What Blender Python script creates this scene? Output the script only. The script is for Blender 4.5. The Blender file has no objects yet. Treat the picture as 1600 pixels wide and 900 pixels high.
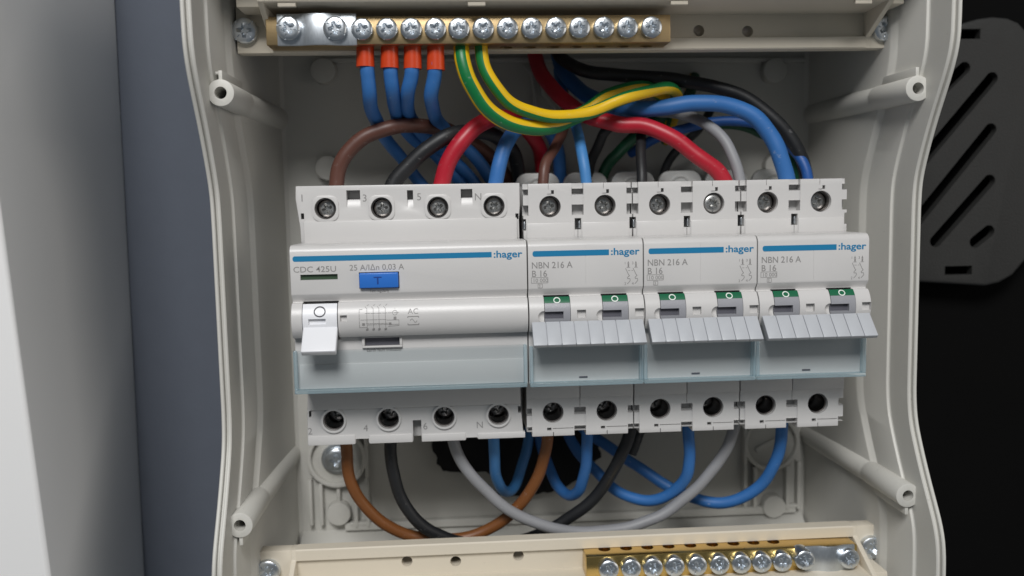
import bpy, bmesh, math, random
from mathutils import Vector, Matrix, noise
random.seed(7)
C = bpy.context.scene.collection
SC = bpy.context.scene
MM = 0.001
ZN = 77.5            # height of the device front plane above the bench, mm; all "z" below are measured from that plane

# ---------------------------------------------------------------- camera
F_PX = 1350.0
CAM = Vector((49.432, 32.798, 256.509))
_r = Vector((-0.0947, -0.0626, -0.0224))
ROT = Matrix.Rotation(_r.length, 3, _r.normalized())
cd = bpy.data.cameras.new('camera'); cam = bpy.data.objects.new('camera', cd); C.objects.link(cam)
cd.sensor_width = 36.0; cd.lens = 36.0 * F_PX / 1600.0
cd.clip_start = 0.01; cd.clip_end = 50
cam.matrix_world = Matrix.Translation((CAM + Vector((0, 0, ZN))) * MM) @ ROT.to_4x4()
cd.dof.use_dof = True; cd.dof.focus_distance = 0.262; cd.dof.aperture_fstop = 10
SC.camera = cam

def at(px, py, z):
    "point (mm) at height z seen at pixel px,py of the 1600x900 photograph"
    d = ROT @ Vector(((px - 800) / F_PX, -(py - 450) / F_PX, -1.0))
    return CAM + d * ((z - CAM.z) / d.z)

# ---------------------------------------------------------------- light
w = bpy.data.worlds.new('World'); SC.world = w; w.use_nodes = True
w.node_tree.nodes['Background'].inputs[0].default_value = (0.80, 0.90, 1.0, 1)
w.node_tree.nodes['Background'].inputs[1].default_value = 0.11

def area(name, loc, target, sx, sy, power, col):
    l = bpy.data.lights.new(name, 'AREA'); l.shape = 'RECTANGLE'; l.size = sx; l.size_y = sy
    l.energy = power; l.color = col
    o = bpy.data.objects.new(name, l); C.objects.link(o)
    o.location = loc
    o.rotation_euler = (Vector(target) - Vector(loc)).to_track_quat('-Z', 'Y').to_euler()
    return o
area('ceiling_light', (-0.06, 0.76, 0.95), (0.05, 0.0, 0.05), 0.45, 0.36, 11.6, (1.0, 0.99, 0.98))
area('side_light', (1.15, 0.15, 0.72), (0.0, 0.0, 0.05), 0.7, 0.7, 2.1, (1.0, 0.92, 0.83))

vs = SC.view_settings
SC.cycles.diffuse_bounces = 2
SC.display_settings.display_device = 'sRGB'
vs.view_transform = 'Standard'; vs.look = 'None'; vs.exposure = 0.0; vs.gamma = 1.0; vs.use_curve_mapping = False

# ---------------------------------------------------------------- materials
def mat(name, col, rough=0.5, metal=0.0, bump=0.0, bscale=900.0, vary=0.0, vscale=40.0, spec=0.5, coat=0.0, aniso=None, sss=0.0, scuff=0.0, scol=(0.6, 0.6, 0.6), sscale=300.0, sthr=0.66):
    m = bpy.data.materials.new(name); m.use_nodes = True
    nt = m.node_tree; b = nt.nodes['Principled BSDF']
    b.inputs['Base Color'].default_value = (*col, 1); b.inputs['Roughness'].default_value = rough
    b.inputs['Metallic'].default_value = metal; b.inputs['Specular IOR Level'].default_value = spec
    b.inputs['Coat Weight'].default_value = coat
    if sss:
        b.inputs['Subsurface Weight'].default_value = sss
        b.inputs['Subsurface Radius'].default_value = (1, 0.9, 0.8); b.inputs['Subsurface Scale'].default_value = 0.0012
    tc = nt.nodes.new('ShaderNodeTexCoord')
    if vary:
        mp = nt.nodes.new('ShaderNodeMapping'); nt.links.new(tc.outputs['Object'], mp.inputs[0])
        if aniso: mp.inputs['Scale'].default_value = aniso
        n = nt.nodes.new('ShaderNodeTexNoise'); n.inputs['Scale'].default_value = vscale; n.inputs['Detail'].default_value = 5
        nt.links.new(mp.outputs[0], n.inputs['Vector'])
        mx = nt.nodes.new('ShaderNodeMix'); mx.data_type = 'RGBA'
        mx.inputs['A'].default_value = (*[c * (1 - vary) for c in col], 1); mx.inputs['B'].default_value = (*[min(1, c * (1 + vary)) for c in col], 1)
        nt.links.new(n.outputs['Fac'], mx.inputs['Factor']); nt.links.new(mx.outputs['Result'], b.inputs['Base Color'])
        rr = nt.nodes.new('ShaderNodeMapRange'); rr.inputs['To Min'].default_value = max(0.03, rough - vary * .5); rr.inputs['To Max'].default_value = min(1, rough + vary * .5)
        nt.links.new(n.outputs['Fac'], rr.inputs['Value']); nt.links.new(rr.outputs[0], b.inputs['Roughness'])
    if scuff:
        src = b.inputs['Base Color'].links[0].from_socket if b.inputs['Base Color'].links else None
        mp2 = nt.nodes.new('ShaderNodeMapping'); mp2.inputs['Rotation'].default_value = (0.3, 0.5, 0.7); mp2.inputs['Scale'].default_value = (1, 1.9, 0.8)
        n3 = nt.nodes.new('ShaderNodeTexNoise'); n3.inputs['Scale'].default_value = sscale; n3.inputs['Detail'].default_value = 6; n3.inputs['Roughness'].default_value = 0.65
        nt.links.new(tc.outputs['Object'], mp2.inputs[0]); nt.links.new(mp2.outputs[0], n3.inputs['Vector'])
        mr = nt.nodes.new('ShaderNodeMapRange'); mr.inputs['From Min'].default_value = sthr; mr.inputs['From Max'].default_value = sthr + 0.1; mr.inputs['To Max'].default_value = scuff
        nt.links.new(n3.outputs['Fac'], mr.inputs['Value'])
        m3 = nt.nodes.new('ShaderNodeMix'); m3.data_type = 'RGBA'; m3.inputs['A'].default_value = (*col, 1); m3.inputs['B'].default_value = (*scol, 1)
        if src: nt.links.new(src, m3.inputs['A'])
        nt.links.new(mr.outputs[0], m3.inputs['Factor']); nt.links.new(m3.outputs['Result'], b.inputs['Base Color'])
    if bump:
        n2 = nt.nodes.new('ShaderNodeTexNoise'); n2.inputs['Scale'].default_value = bscale; n2.inputs['Detail'].default_value = 3
        nt.links.new(tc.outputs['Object'], n2.inputs['Vector'])
        bp = nt.nodes.new('ShaderNodeBump'); bp.inputs['Strength'].default_value = bump; bp.inputs['Distance'].default_value = 0.0002
        nt.links.new(n2.outputs['Fac'], bp.inputs['Height']); nt.links.new(bp.outputs[0], b.inputs['Normal'])
    return m

M = dict(
    device=mat('device_plastic', (0.615, 0.605, 0.595), 0.33, bump=0.10, bscale=2500, vary=0.035, vscale=60, scuff=0.22, scol=(0.36, 0.34, 0.32), sscale=380, sthr=0.67),
    box=mat('enclosure_plastic', (0.63, 0.62, 0.575), 0.5, bump=0.15, bscale=1800, vary=0.05, vscale=30, scuff=0.35, scol=(0.26, 0.25, 0.23), sscale=260, sthr=0.66),
    cream=mat('cream_plastic', (0.70, 0.64, 0.53), 0.45, bump=0.12, bscale=1500, vary=0.05, vscale=40, scuff=0.3, scol=(0.38, 0.33, 0.26), sscale=330, sthr=0.66),
    zinc=mat('zinc_metal', (0.70, 0.74, 0.78), 0.31, 1.0, bump=0.12, bscale=1500, vary=0.10, vscale=300),
    galv=mat('galvanised_plate', (0.62, 0.66, 0.70), 0.40, 1.0, bump=0.06, bscale=900, vary=0.14, vscale=120, aniso=(30, 4, 4)),
    cage=mat('dark_terminal_cage', (0.24, 0.22, 0.21), 0.3, 1.0),
    dull=mat('dull_terminal_metal', (0.50, 0.50, 0.49), 0.36, 1.0, bump=0.2, bscale=1500, vary=0.2, vscale=400),
    goldbrass=mat('bright_brass', (0.64, 0.45, 0.16), 0.26, 1.0, bump=0.03, bscale=900, vary=0.08, vscale=60, aniso=(4, 60, 60)),
    brass=mat('brass', (0.52, 0.385, 0.21), 0.40, 1.0, bump=0.04, bscale=900, vary=0.10, vscale=60, aniso=(4, 60, 60)),
    white=mat('white_lever_plastic', (0.83, 0.84, 0.87), 0.35),
    lever=mat('grey_lever_plastic', (0.31, 0.315, 0.34), 0.36, bump=0.15, bscale=1800, vary=0.05, vscale=300),
    handle=mat('grey_handle_plastic', (0.49, 0.51, 0.54), 0.36, bump=0.15, bscale=1800, vary=0.05, vscale=250),
    green=mat('green_print', (0.006, 0.125, 0.055), 0.4),
    dkgreen=mat('green_window', (0.05, 0.085, 0.05), 0.3),
    blueink=mat('blue_ink', (0.012, 0.20, 0.40), 0.4),
    ink=mat('grey_ink', (0.27, 0.262, 0.257), 0.6),
    dkink=mat('dark_ink', (0.03, 0.03, 0.04), 0.5),
    whiteink=mat('white_ink', (0.8, 0.85, 0.8), 0.5),
    button=mat('blue_button_plastic', (0.03, 0.17, 0.60), 0.32),
    buttonink=mat('button_letter', (0.015, 0.06, 0.28), 0.4),
    dark=mat('dark_cavity_plastic', (0.02, 0.02, 0.02), 0.6),
    slot=mat('dark_grey_recess', (0.10, 0.10, 0.12), 0.5),
    blue=mat('blue_pvc', (0.032, 0.150, 0.42), 0.50, vary=0.07, vscale=90, bump=0.12, bscale=700, scuff=0.30, sscale=420, sthr=0.63),
    dblue=mat('deep_blue_pvc', (0.014, 0.085, 0.31), 0.50, vary=0.07, vscale=90, bump=0.12, bscale=700, scuff=0.30, sscale=420, sthr=0.63),
    lblue=mat('light_blue_pvc', (0.055, 0.215, 0.50), 0.50, vary=0.07, vscale=90, bump=0.12, bscale=700, scuff=0.30, sscale=420, sthr=0.63),
    brown=mat('brown_pvc', (0.105, 0.042, 0.030), 0.45, vary=0.08, vscale=90, bump=0.12, bscale=700, scuff=0.30, sscale=420, sthr=0.63),
    tan=mat('light_brown_pvc', (0.19, 0.068, 0.018), 0.45, vary=0.08, vscale=90, bump=0.12, bscale=700, scuff=0.30, sscale=420, sthr=0.63),
    black=mat('black_pvc', (0.011, 0.012, 0.014), 0.50, vary=0.08, vscale=90, bump=0.12, bscale=700, scuff=0.30, sscale=420, sthr=0.63),
    red=mat('red_pvc', (0.43, 0.012, 0.028), 0.4, vary=0.07, vscale=90, bump=0.12, bscale=700, scuff=0.30, sscale=420, sthr=0.63),
    grey=mat('grey_pvc', (0.27, 0.275, 0.29), 0.5, vary=0.06, vscale=90, bump=0.12, bscale=700, scuff=0.30, sscale=420, sthr=0.63),
    yellow=mat('yellow_pvc', (0.76, 0.48, 0.008), 0.4, vary=0.05, vscale=90, bump=0.1, bscale=700, scuff=0.30, sscale=420, sthr=0.63),
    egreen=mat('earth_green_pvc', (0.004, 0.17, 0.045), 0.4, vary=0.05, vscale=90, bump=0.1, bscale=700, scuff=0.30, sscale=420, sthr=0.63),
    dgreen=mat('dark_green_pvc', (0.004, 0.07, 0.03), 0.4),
    orange=mat('orange_ferrule_plastic', (0.58, 0.055, 0.012), 0.3, vary=0.05, vscale=150),
    foam=mat('black_foam_rubber', (0.006, 0.006, 0.007), 0.9, bump=0.8, bscale=400),
    bench=mat('slate_blue_benchtop', (0.100, 0.113, 0.140), 0.8, spec=0.2, bump=0.25, bscale=700, vary=0.05, vscale=120, scuff=0.5, scol=(0.3, 0.32, 0.36), sscale=200, sthr=0.74),
    mat_=mat('black_rubber_mat', (0.004, 0.004, 0.004), 0.85, spec=0.05, bump=0.3, bscale=300, vary=0.2, vscale=30),
    panel=mat('dark_grey_moulded_plastic', (0.029, 0.029, 0.028), 0.6, spec=0.3, bump=0.9, bscale=1300, vary=0.1, vscale=200),
    whitebox=mat('white_laminate', (0.84, 0.84, 0.835), 0.5, vary=0.02, vscale=12, bump=0.08, bscale=600),
    clip=mat('translucent_grey_clip', (0.62, 0.62, 0.60), 0.35, sss=0.2),
    steel=mat('rail_steel', (0.55, 0.56, 0.57), 0.4, 1.0),
)

def clear_mat(name, tint, base, rough, milk=0.0):
    m = bpy.data.materials.new(name); m.use_nodes = True
    nt = m.node_tree; nt.nodes.clear()
    out = nt.nodes.new('ShaderNodeOutputMaterial'); tr = nt.nodes.new('ShaderNodeBsdfTransparent'); gl = nt.nodes.new('ShaderNodeBsdfGlossy')
    fr = nt.nodes.new('ShaderNodeLayerWeight'); pw = nt.nodes.new('ShaderNodeMath'); ad = nt.nodes.new('ShaderNodeMath'); mx = nt.nodes.new('ShaderNodeMixShader')
    tr.inputs[0].default_value = (*tint, 1); gl.inputs['Roughness'].default_value = rough; pw.operation = 'POWER'; pw.inputs[1].default_value = 5.0; ad.operation = 'ADD'; ad.inputs[1].default_value = base; ad.use_clamp = True; nt.links.new(fr.outputs['Facing'], pw.inputs[0]); nt.links.new(pw.outputs[0], ad.inputs[0])
    nt.links.new(ad.outputs[0], mx.inputs[0]); nt.links.new(tr.outputs[0], mx.inputs[1]); nt.links.new(gl.outputs[0], mx.inputs[2])
    last = mx
    if milk:
        df = nt.nodes.new('ShaderNodeBsdfTranslucent'); d2 = nt.nodes.new('ShaderNodeBsdfDiffuse'); m1 = nt.nodes.new('ShaderNodeMixShader'); m2 = nt.nodes.new('ShaderNodeMixShader')
        for q in (df, d2): q.inputs[0].default_value = (0.72, 0.92, 1.0, 1)
        nt.links.new(df.outputs[0], m1.inputs[1]); nt.links.new(d2.outputs[0], m1.inputs[2]); m2.inputs[0].default_value = milk
        nt.links.new(mx.outputs[0], m2.inputs[1]); nt.links.new(m1.outputs[0], m2.inputs[2]); last = m2
    nt.links.new(last.outputs[0], out.inputs[0])
    return m
M['clear'] = clear_mat('clear_bluish_acrylic', (0.95, 0.97, 0.977), 0.04, 0.08)
M['edge'] = clear_mat('clear_acrylic_edge', (0.94, 0.975, 0.99), 0.18, 0.12, 0.34)

# ---------------------------------------------------------------- object helpers
ORIGIN = {}
def V3(x, y, z): return Vector((x, y, z))

def thing(name, label, cat, origin, group=None):
    o = bpy.data.objects.new(name, None); C.objects.link(o); o.empty_display_size = 0.01
    o.location = (Vector(origin) + V3(0, 0, ZN)) * MM
    o['label'] = label; o['category'] = cat
    if group: o['group'] = group
    ORIGIN[o.name] = Vector(origin)
    return o

def root_origin(o):
    while o.parent: o = o.parent
    return ORIGIN[o.name]

def do_bevel(bm, wd, seg=2, ang=28):
    bm.normal_update()
    es = [e for e in bm.edges if len(e.link_faces) == 2 and e.calc_face_angle(0) > math.radians(ang)]
    if es: bmesh.ops.bevel(bm, geom=es, offset=wd, segments=seg, profile=0.5, affect='EDGES', clamp_overlap=True)

def to_mesh(bm, name):
    me = bpy.data.meshes.new(name); bmesh.ops.recalc_face_normals(bm, faces=bm.faces); bm.to_mesh(me); bm.free(); return me

def subtract(me, cutter_bm):
    cm = to_mesh(cutter_bm, 'cutter')
    a = bpy.data.objects.new('a', me); b = bpy.data.objects.new('b', cm)
    C.objects.link(a); C.objects.link(b)
    md = a.modifiers.new('b', 'BOOLEAN'); md.operation = 'DIFFERENCE'; md.object = b; md.solver = 'EXACT'
    md.use_self = True
    dg = bpy.context.evaluated_depsgraph_get(); dg.update()
    out = bpy.data.meshes.new_from_object(a.evaluated_get(dg))
    bpy.data.objects.remove(a); bpy.data.objects.remove(b); bpy.data.meshes.remove(cm); bpy.data.meshes.remove(me)
    return out

def link(name, me, mats, parent=None, loc=None, label=None, smooth=35):
    "me is in millimetres relative to the front plane; it is moved into the thing's own metres"
    o = bpy.data.objects.new(name, me)
    org = root_origin(parent) if parent else Vector((0, 0, -ZN))
    base = Vector(loc) if loc is not None else org
    # vertices -> local metres
    if loc is None: me.transform(Matrix.Translation(-org))
    me.transform(Matrix.Scale(MM, 4))
    if not isinstance(mats, (list, tuple)): mats = [mats]
    me.materials.clear()
    for m in mats: me.materials.append(m)
    for p in me.polygons: p.use_smooth = True
    me.set_sharp_from_angle(angle=math.radians(smooth))
    me.name = name
    C.objects.link(o)
    if parent: o.parent = parent
    if loc is not None: o.location = (base - org) * MM
    if label: o['label'] = label
    return o

def part(name, bm, m, parent, bev=0.0, seg=2, cut=None, smooth=35, label=None, loc=None):
    if bev: do_bevel(bm, bev, seg)
    me = to_mesh(bm, name)
    if cut is not None: me = subtract(me, cut)
    return link(name, me, m, parent, loc, label, smooth)

def again(o, loc, rot=0.0, parent=None):
    "another copy of a part made with loc=, sharing its mesh; loc in mm"
    c = o.copy(); C.objects.link(c); c.parent = parent or o.parent
    c.location = (Vector(loc) - root_origin(c.parent)) * MM
    if rot: c.rotation_euler.z = rot
    return c

def single(name, bm, m, label, cat, group=None, kind=None, bev=0.0, seg=2, cut=None, smooth=35, origin=None):
    if bev: do_bevel(bm, bev, seg)
    me = to_mesh(bm, name)
    if cut is not None: me = subtract(me, cut)
    o = bpy.data.objects.new(name, me); org = Vector(origin) if origin else Vector((0, 0, -ZN))
    me.transform(Matrix.Translation(-org)); me.transform(Matrix.Scale(MM, 4))
    ms = m if isinstance(m, (list, tuple)) else [m]
    for q in ms: me.materials.append(q)
    for p in me.polygons: p.use_smooth = True
    me.set_sharp_from_angle(angle=math.radians(smooth))
    C.objects.link(o); o.location = (org + V3(0, 0, ZN)) * MM
    ORIGIN[o.name] = org
    if label: o['label'] = label
    if cat: o['category'] = cat
    if group: o['group'] = group
    if kind: o['kind'] = kind
    return o

def B(): return bmesh.new()
def box(bm, x0, x1, y0, y1, z0, z1):
    v = [bm.verts.new(p) for p in ((x0, y0, z0), (x1, y0, z0), (x1, y1, z0), (x0, y1, z0), (x0, y0, z1), (x1, y0, z1), (x1, y1, z1), (x0, y1, z1))]
    for f in ((3, 2, 1, 0), (4, 5, 6, 7), (0, 1, 5, 4), (1, 2, 6, 5), (2, 3, 7, 6), (3, 0, 4, 7)): bm.faces.new([v[i] for i in f])
    return bm
def prism(bm, poly, a0, a1, axis='z'):
    def P(p, a): return {'z': (p[0], p[1], a), 'x': (a, p[0], p[1]), 'y': (p[0], a, p[1])}[axis]
    lo = [bm.verts.new(P(p, a0)) for p in poly]; hi = [bm.verts.new(P(p, a1)) for p in poly]
    n = len(poly)
    bm.faces.new(lo[::-1]); bm.faces.new(hi)
    for i in range(n): bm.faces.new((lo[i], lo[(i + 1) % n], hi[(i + 1) % n], hi[i]))
    return bm
def cyl(bm, cx, cy, z0, z1, r, n=28, r1=None):
    r1 = r if r1 is None else r1
    lo = [bm.verts.new((cx + r * math.cos(2 * math.pi * i / n), cy + r * math.sin(2 * math.pi * i / n), z0)) for i in range(n)]
    hi = [bm.verts.new((cx + r1 * math.cos(2 * math.pi * i / n), cy + r1 * math.sin(2 * math.pi * i / n), z1)) for i in range(n)]
    bm.faces.new(lo[::-1]); bm.faces.new(hi)
    for i in range(n): bm.faces.new((lo[i], lo[(i + 1) % n], hi[(i + 1) % n], hi[i]))
    return bm
def ring(bm, cx, cy, z0, z1, r0, r1, n=28):
    lists = []
    for r, z in ((r1, z0), (r1, z1), (r0, z1), (r0, z0)):
        lists.append([bm.verts.new((cx + r * math.cos(2 * math.pi * i / n), cy + r * math.sin(2 * math.pi * i / n), z)) for i in range(n)])
    for k in range(4):
        a, b = lists[k], lists[(k + 1) % 4]
        for i in range(n): bm.faces.new((a[i], a[(i + 1) % n], b[(i + 1) % n], b[i]))
    return bm
def rrect(x0, x1, y0, y1, r, n=5):
    pts = []
    for cx, cy, a in ((x1 - r, y1 - r, 0), (x0 + r, y1 - r, 90), (x0 + r, y0 + r, 180), (x1 - r, y0 + r, 270)):
        for i in range(n + 1):
            t = math.radians(a + 90 * i / n); pts.append((cx + r * math.cos(t), cy + r * math.sin(t)))
    return pts
def bar2(bm, p, q, wd, z0, z1):
    "flat bar from p to q (2-D), wd wide"
    d = Vector((q[0] - p[0], q[1] - p[1])); n = Vector((-d.y, d.x)).normalized() * wd / 2
    prism(bm, [(p[0] - n.x, p[1] - n.y), (q[0] - n.x, q[1] - n.y), (q[0] + n.x, q[1] + n.y), (p[0] + n.x, p[1] + n.y)], z0, z1)
def text_into(bm, s, x, y, size, z, bold=0.0, sx=1.0, align='LEFT', space=1.0):
    "lettering with its baseline at y; size in mm is the capital height"
    cu = bpy.data.curves.new('t', 'FONT'); cu.body = s; cu.size = size / 0.72; cu.extrude = 0.02; cu.offset = bold * size
    cu.align_x = align; cu.space_character = space; cu.resolution_u = 4
    o = bpy.data.objects.new('t', cu); C.objects.link(o)
    dg = bpy.context.evaluated_depsgraph_get(); dg.update()
    me = bpy.data.meshes.new_from_object(o.evaluated_get(dg))
    me.transform(Matrix.Translation((x, y, z)) @ Matrix.Diagonal((sx, 1, 1, 1)))
    bm.from_mesh(me)
    bpy.data.objects.remove(o); bpy.data.curves.remove(cu); bpy.data.meshes.remove(me)

# ---------------------------------------------------------------- setting: bench, black mat
bm = B(); box(bm, -700, 172, -700, 700, -97.5, -77.5)
single('bench_top', bm, M['bench'], None, None, kind='structure')
bm = B(); box(bm, 172.5, 800, -700, 700, -97.5, -77.6)
single('black_mat', bm, M['mat_'], None, None, kind='structure')

# ---------------------------------------------------------------- white box at the left, top falling towards the near end
bm = B()
v = []
for y, x, xt in ((170, -72.8, -82.4), (60, -74.0, -75.9), (0, -74.6, -72.3), (-77.5, -75.4, -67.6), (-190, -76.6, -61.0)):
    zt = 13.0; v.append([bm.verts.new(p) for p in ((x, y, -77.5), (xt, y, zt), (-260, y, zt), (-260, y, -77.5))])
for a, b in zip(v, v[1:]):
    for i in range(4): bm.faces.new((a[i], a[(i + 1) % 4], b[(i + 1) % 4], b[i]))
bm.faces.new(v[0]); bm.faces.new(v[-1][::-1])
single('white_box', bm, M['whitebox'], 'plain white box with a shaded side, standing left of the grey enclosure', 'box', bev=1.4, seg=4, origin=(-160, 0, -77.5))

# ---------------------------------------------------------------- dark slotted panel at the right
pts = [at(x, y, -66) for x, y in ((1380, 60), (1440, 48), (1505, 36), (1530, 29), (1553, 26), (1575, 28), (1592, 35), (1606, 50), (1622, 80), (1632, 130), (1634, 240), (1630, 330), (1618, 385), (1600, 410), (1583, 430), (1562, 442), (1540, 447), (1441, 441), (1390, 436))]
bm = B(); prism(bm, [(p.x, p.y) for p in pts], -77.5, -66)
cut = B()
def slot2(bm, a, b, r, z0, z1, n=10):
    a = Vector((a.x, a.y)); b = Vector((b.x, b.y)); ang = math.atan2(b.y - a.y, b.x - a.x); poly = []
    for c, s in ((b, -90), (a, 90)):
        for i in range(n + 1):
            t = ang + math.radians(s + 180 * i / n); poly.append((c.x + r * math.cos(t), c.y + r * math.sin(t)))
    prism(bm, poly, z0, z1)
for a, b in (((1425, 185), (1507, 106)), ((1400, 300), (1550, 122)), ((1400, 385), (1548, 202)), ((1462, 377), (1546, 282)), ((1524, 378), (1545, 361))):
    slot2(cut, at(*a, -66), at(*b, -66), 2.3, -71, -60)
for x0, x1, y0, y1 in ((1490, 1532, 61, 45), (1476, 1519, 430, 415)):
    a = at(x0, y0, -66); b = at(x1, y1, -66); box(cut, a.x, b.x, a.y, b.y, -71, -60)
cx_ = sum(p.x for p in pts) / len(pts); cy_ = sum(p.y for p in pts) / len(pts)
prism(cut, [(cx_ + (p.x - cx_) * .95, cy_ + (p.y - cy_) * .95) for p in pts], -90, -69.5)
single('slotted_panel', bm, M['panel'], 'dark grey plastic panel with slanted slots on the black mat', 'plastic panel', bev=1.2, seg=3, cut=cut, origin=(250, 45, -77.5))

# ---------------------------------------------------------------- enclosure
X0, X1, YE = -23.5, 194.4, 110.0
def lerp_tab(t, tab):
    if t <= tab[0][0]: return tab[0][1]
    for (a, va), (b, vb) in zip(tab, tab[1:]):
        if t <= b: return va + (vb - va) * (t - a) / (b - a)
    return tab[-1][1]
def zr(y):
    s = 0
    for k in range(-4, 5):
        yy = y + k * 0.9
        s += lerp_tab(yy, ((30, -6), (38, -5.5), (46, -2.4), (55, 1.9), (63, 6.4), (70, 10.4), (77, 13.0), (84, 13.2))) if yy > 0 else \
            lerp_tab(-yy, ((30, -6), (38, -4.8), (46, -1.0), (55, 4.0), (63, 9.0), (68, 11.8), (74, 13.2), (84, 13.4)))
    return s / 9
enc = thing('enclosure', 'open light grey plastic electrical enclosure with a wavy rim lying on the bench', 'enclosure', (85, 0, -77.5))
path = []
R_ = 13.0
ys = [(-YE + R_) + (2 * YE - 2 * R_) * i / 90 for i in range(91)]
for cx, cy, a in ((X1 - R_, YE - R_, 0), (X0 + R_, YE - R_, 90), (X0 + R_, -YE + R_, 180), (X1 - R_, -YE + R_, 270)):
    for i in range(9):
        t = math.radians(a + 90 * i / 8); path.append((Vector((cx + R_ * math.cos(t), cy + R_ * math.sin(t))), Vector((-math.cos(t), -math.sin(t)))))
    if a == 90: path += [(Vector((X0, y)), Vector((1, 0))) for y in ys[::-1][1:-1]]
    if a == 270: path += [(Vector((X1, y)), Vector((-1, 0))) for y in ys[1:-1]]
# cross-section: (inward offset, height over the rim, None) or (inward offset, None, absolute height)
SEC = [(2.2, None, -77.5), (0.0, -9, None), (0.0, -0.35, None), (0.3, 0, None), (0.85, 0, None), (1.1, -0.3, None), (1.15, -1.7, None), (1.85, -1.7, None), (1.9, -0.5, None), (2.1, -0.3, None), (2.6, -0.3, None), (2.9, -0.6, None),
       (3.25, -11.2, None), (3.45, -11.6, None), (4.05, -11.9, None), (4.2, -12.3, None), (4.35, -27.2, None), (4.6, -27.8, None), (5.8, -29.4, None), (6.0, -30.2, None), (6.5, -40.0, None), (8.6, None, -74.0), (10.0, None, -75.0), (10.5, None, -77.5)]
bm = B(); rows = []
for p, n in path:
    z = zr(p.y); rows.append([bm.verts.new((p.x + n.x * u, p.y + n.y * u, (z + v) if v is not None else a)) for u, v, a in SEC])
for i in range(len(rows)):
    a, b = rows[i], rows[(i + 1) % len(rows)]
    for k in range(len(SEC) - 1): bm.faces.new((a[k], a[k + 1], b[k + 1], b[k]))
part('side_walls', bm, M['box'], enc, smooth=24)
bm = B(); prism(bm, rrect(X0 + 9.2, X1 - 9.2, -YE + 9.2, YE - 9.2, 5), -77.5, -75)
part('back_panel', bm, M['box'], enc)

# raised outline ridges on the back panel
def ridge(poly, wd=1.3, h=1.6):
    bm = B(); L = [Vector(p) for p in poly]; o_, i_ = [], []
    for k, p in enumerate(L):
        d = (L[min(k + 1, len(L) - 1)] - L[max(k - 1, 0)]).normalized(); n = Vector((-d.y, d.x)) * wd / 2; o_.append(p + n); i_.append(p - n)
    prism(bm, o_ + i_[::-1], -75.3, -75 + h); part('back_ridge', bm, M['box'], enc, bev=0.25)
ridge([(-2, 87.5), (184, 86.0)], 1.6, 2.5)
ridge([(76, 85.2), (79, 82), (79.8, 74), (79.8, 66)]); ridge([(82, 85), (83, 74), (90, 66), (98, 62)])
ridge([(3, -90.3), (182, -90.6)], 3.0, 3.0)
bm = B(); prism(bm, [(-92, -75), (-100, -62), (-103, -62), (-103, -75)], -14, 185, 'x')
part('lower_ramp', bm, M['box'], enc, bev=0.5)

# round pegs
bm = B(); cyl(bm, 0, 0, 0, 4.2, 4.7, 32, 4.5)
pegs = [(1.6, 83.5), (171.5, 82.0), (1.9, 48.0), (172.5, 46.0), (0.9, -84.6), (172.8, -89.0)]
peg = part('round_peg', bm, M['box'], enc, bev=0.3, loc=(pegs[0][0], pegs[0][1], -75))
for x, y in pegs[1:]: again(peg, (x, y, -75))

# ringed mounting brackets at the bottom corners
def zinc_head(r=3.3, h=2.2, cross=True, star=True, barrel=0.0):
    "screw head centred at the origin, top at z=h; returns mesh bmesh + cutter"
    b = B(); n = 32; rows = []
    for rr, zz in ((r, -3), (r, h - 0.75), (r * .97, h - 0.42), (r * .88, h - 0.2), (r * .70, h - 0.07), (r * .45, h)):
        rows.append([b.verts.new((rr * math.cos(2 * math.pi * i / n), rr * math.sin(2 * math.pi * i / n), zz)) for i in range(n)])
    for p, q in zip(rows, rows[1:]):
        for i in range(n): b.faces.new((p[i], p[(i + 1) % n], q[(i + 1) % n], q[i]))
    b.faces.new(rows[0][::-1]); b.faces.new(rows[-1])
    c = B()
    wd = r * 0.30
    cr = []
    L_ = r * .64; h2 = wd / 2
    cr = [(L_, -h2), (L_, h2), (h2 * 1.5, h2 * 1.5), (h2, L_), (-h2, L_), (-h2 * 1.5, h2 * 1.5), (-L_, h2), (-L_, -h2), (-h2 * 1.5, -h2 * 1.5), (-h2, -L_), (h2, -L_), (h2 * 1.5, -h2 * 1.5)]
    lo = [c.verts.new((x * .45, y * .45, h - 1.25)) for x, y in cr]; hi = [c.verts.new((x * 1.12, y * 1.12, h + 0.5)) for x, y in cr]
    c.faces.new(lo[::-1]); c.faces.new(hi)
    for i in range(12): c.faces.new((lo[i], lo[(i + 1) % 12], hi[(i + 1) % 12], hi[i]))
    if star:
        for k in range(4):
            t = math.radians(45 + 90 * k)
            cc = Vector((math.cos(t), math.sin(t)))
            bar2(c, cc * r * 0.50, cc * r * .74, wd * .28, h - 0.5, h + 2)
            bar2(c, cc * r * 0.86, cc * r * 1.1, wd * .45, h - 0.6, h + 2)
    return b, c
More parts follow.
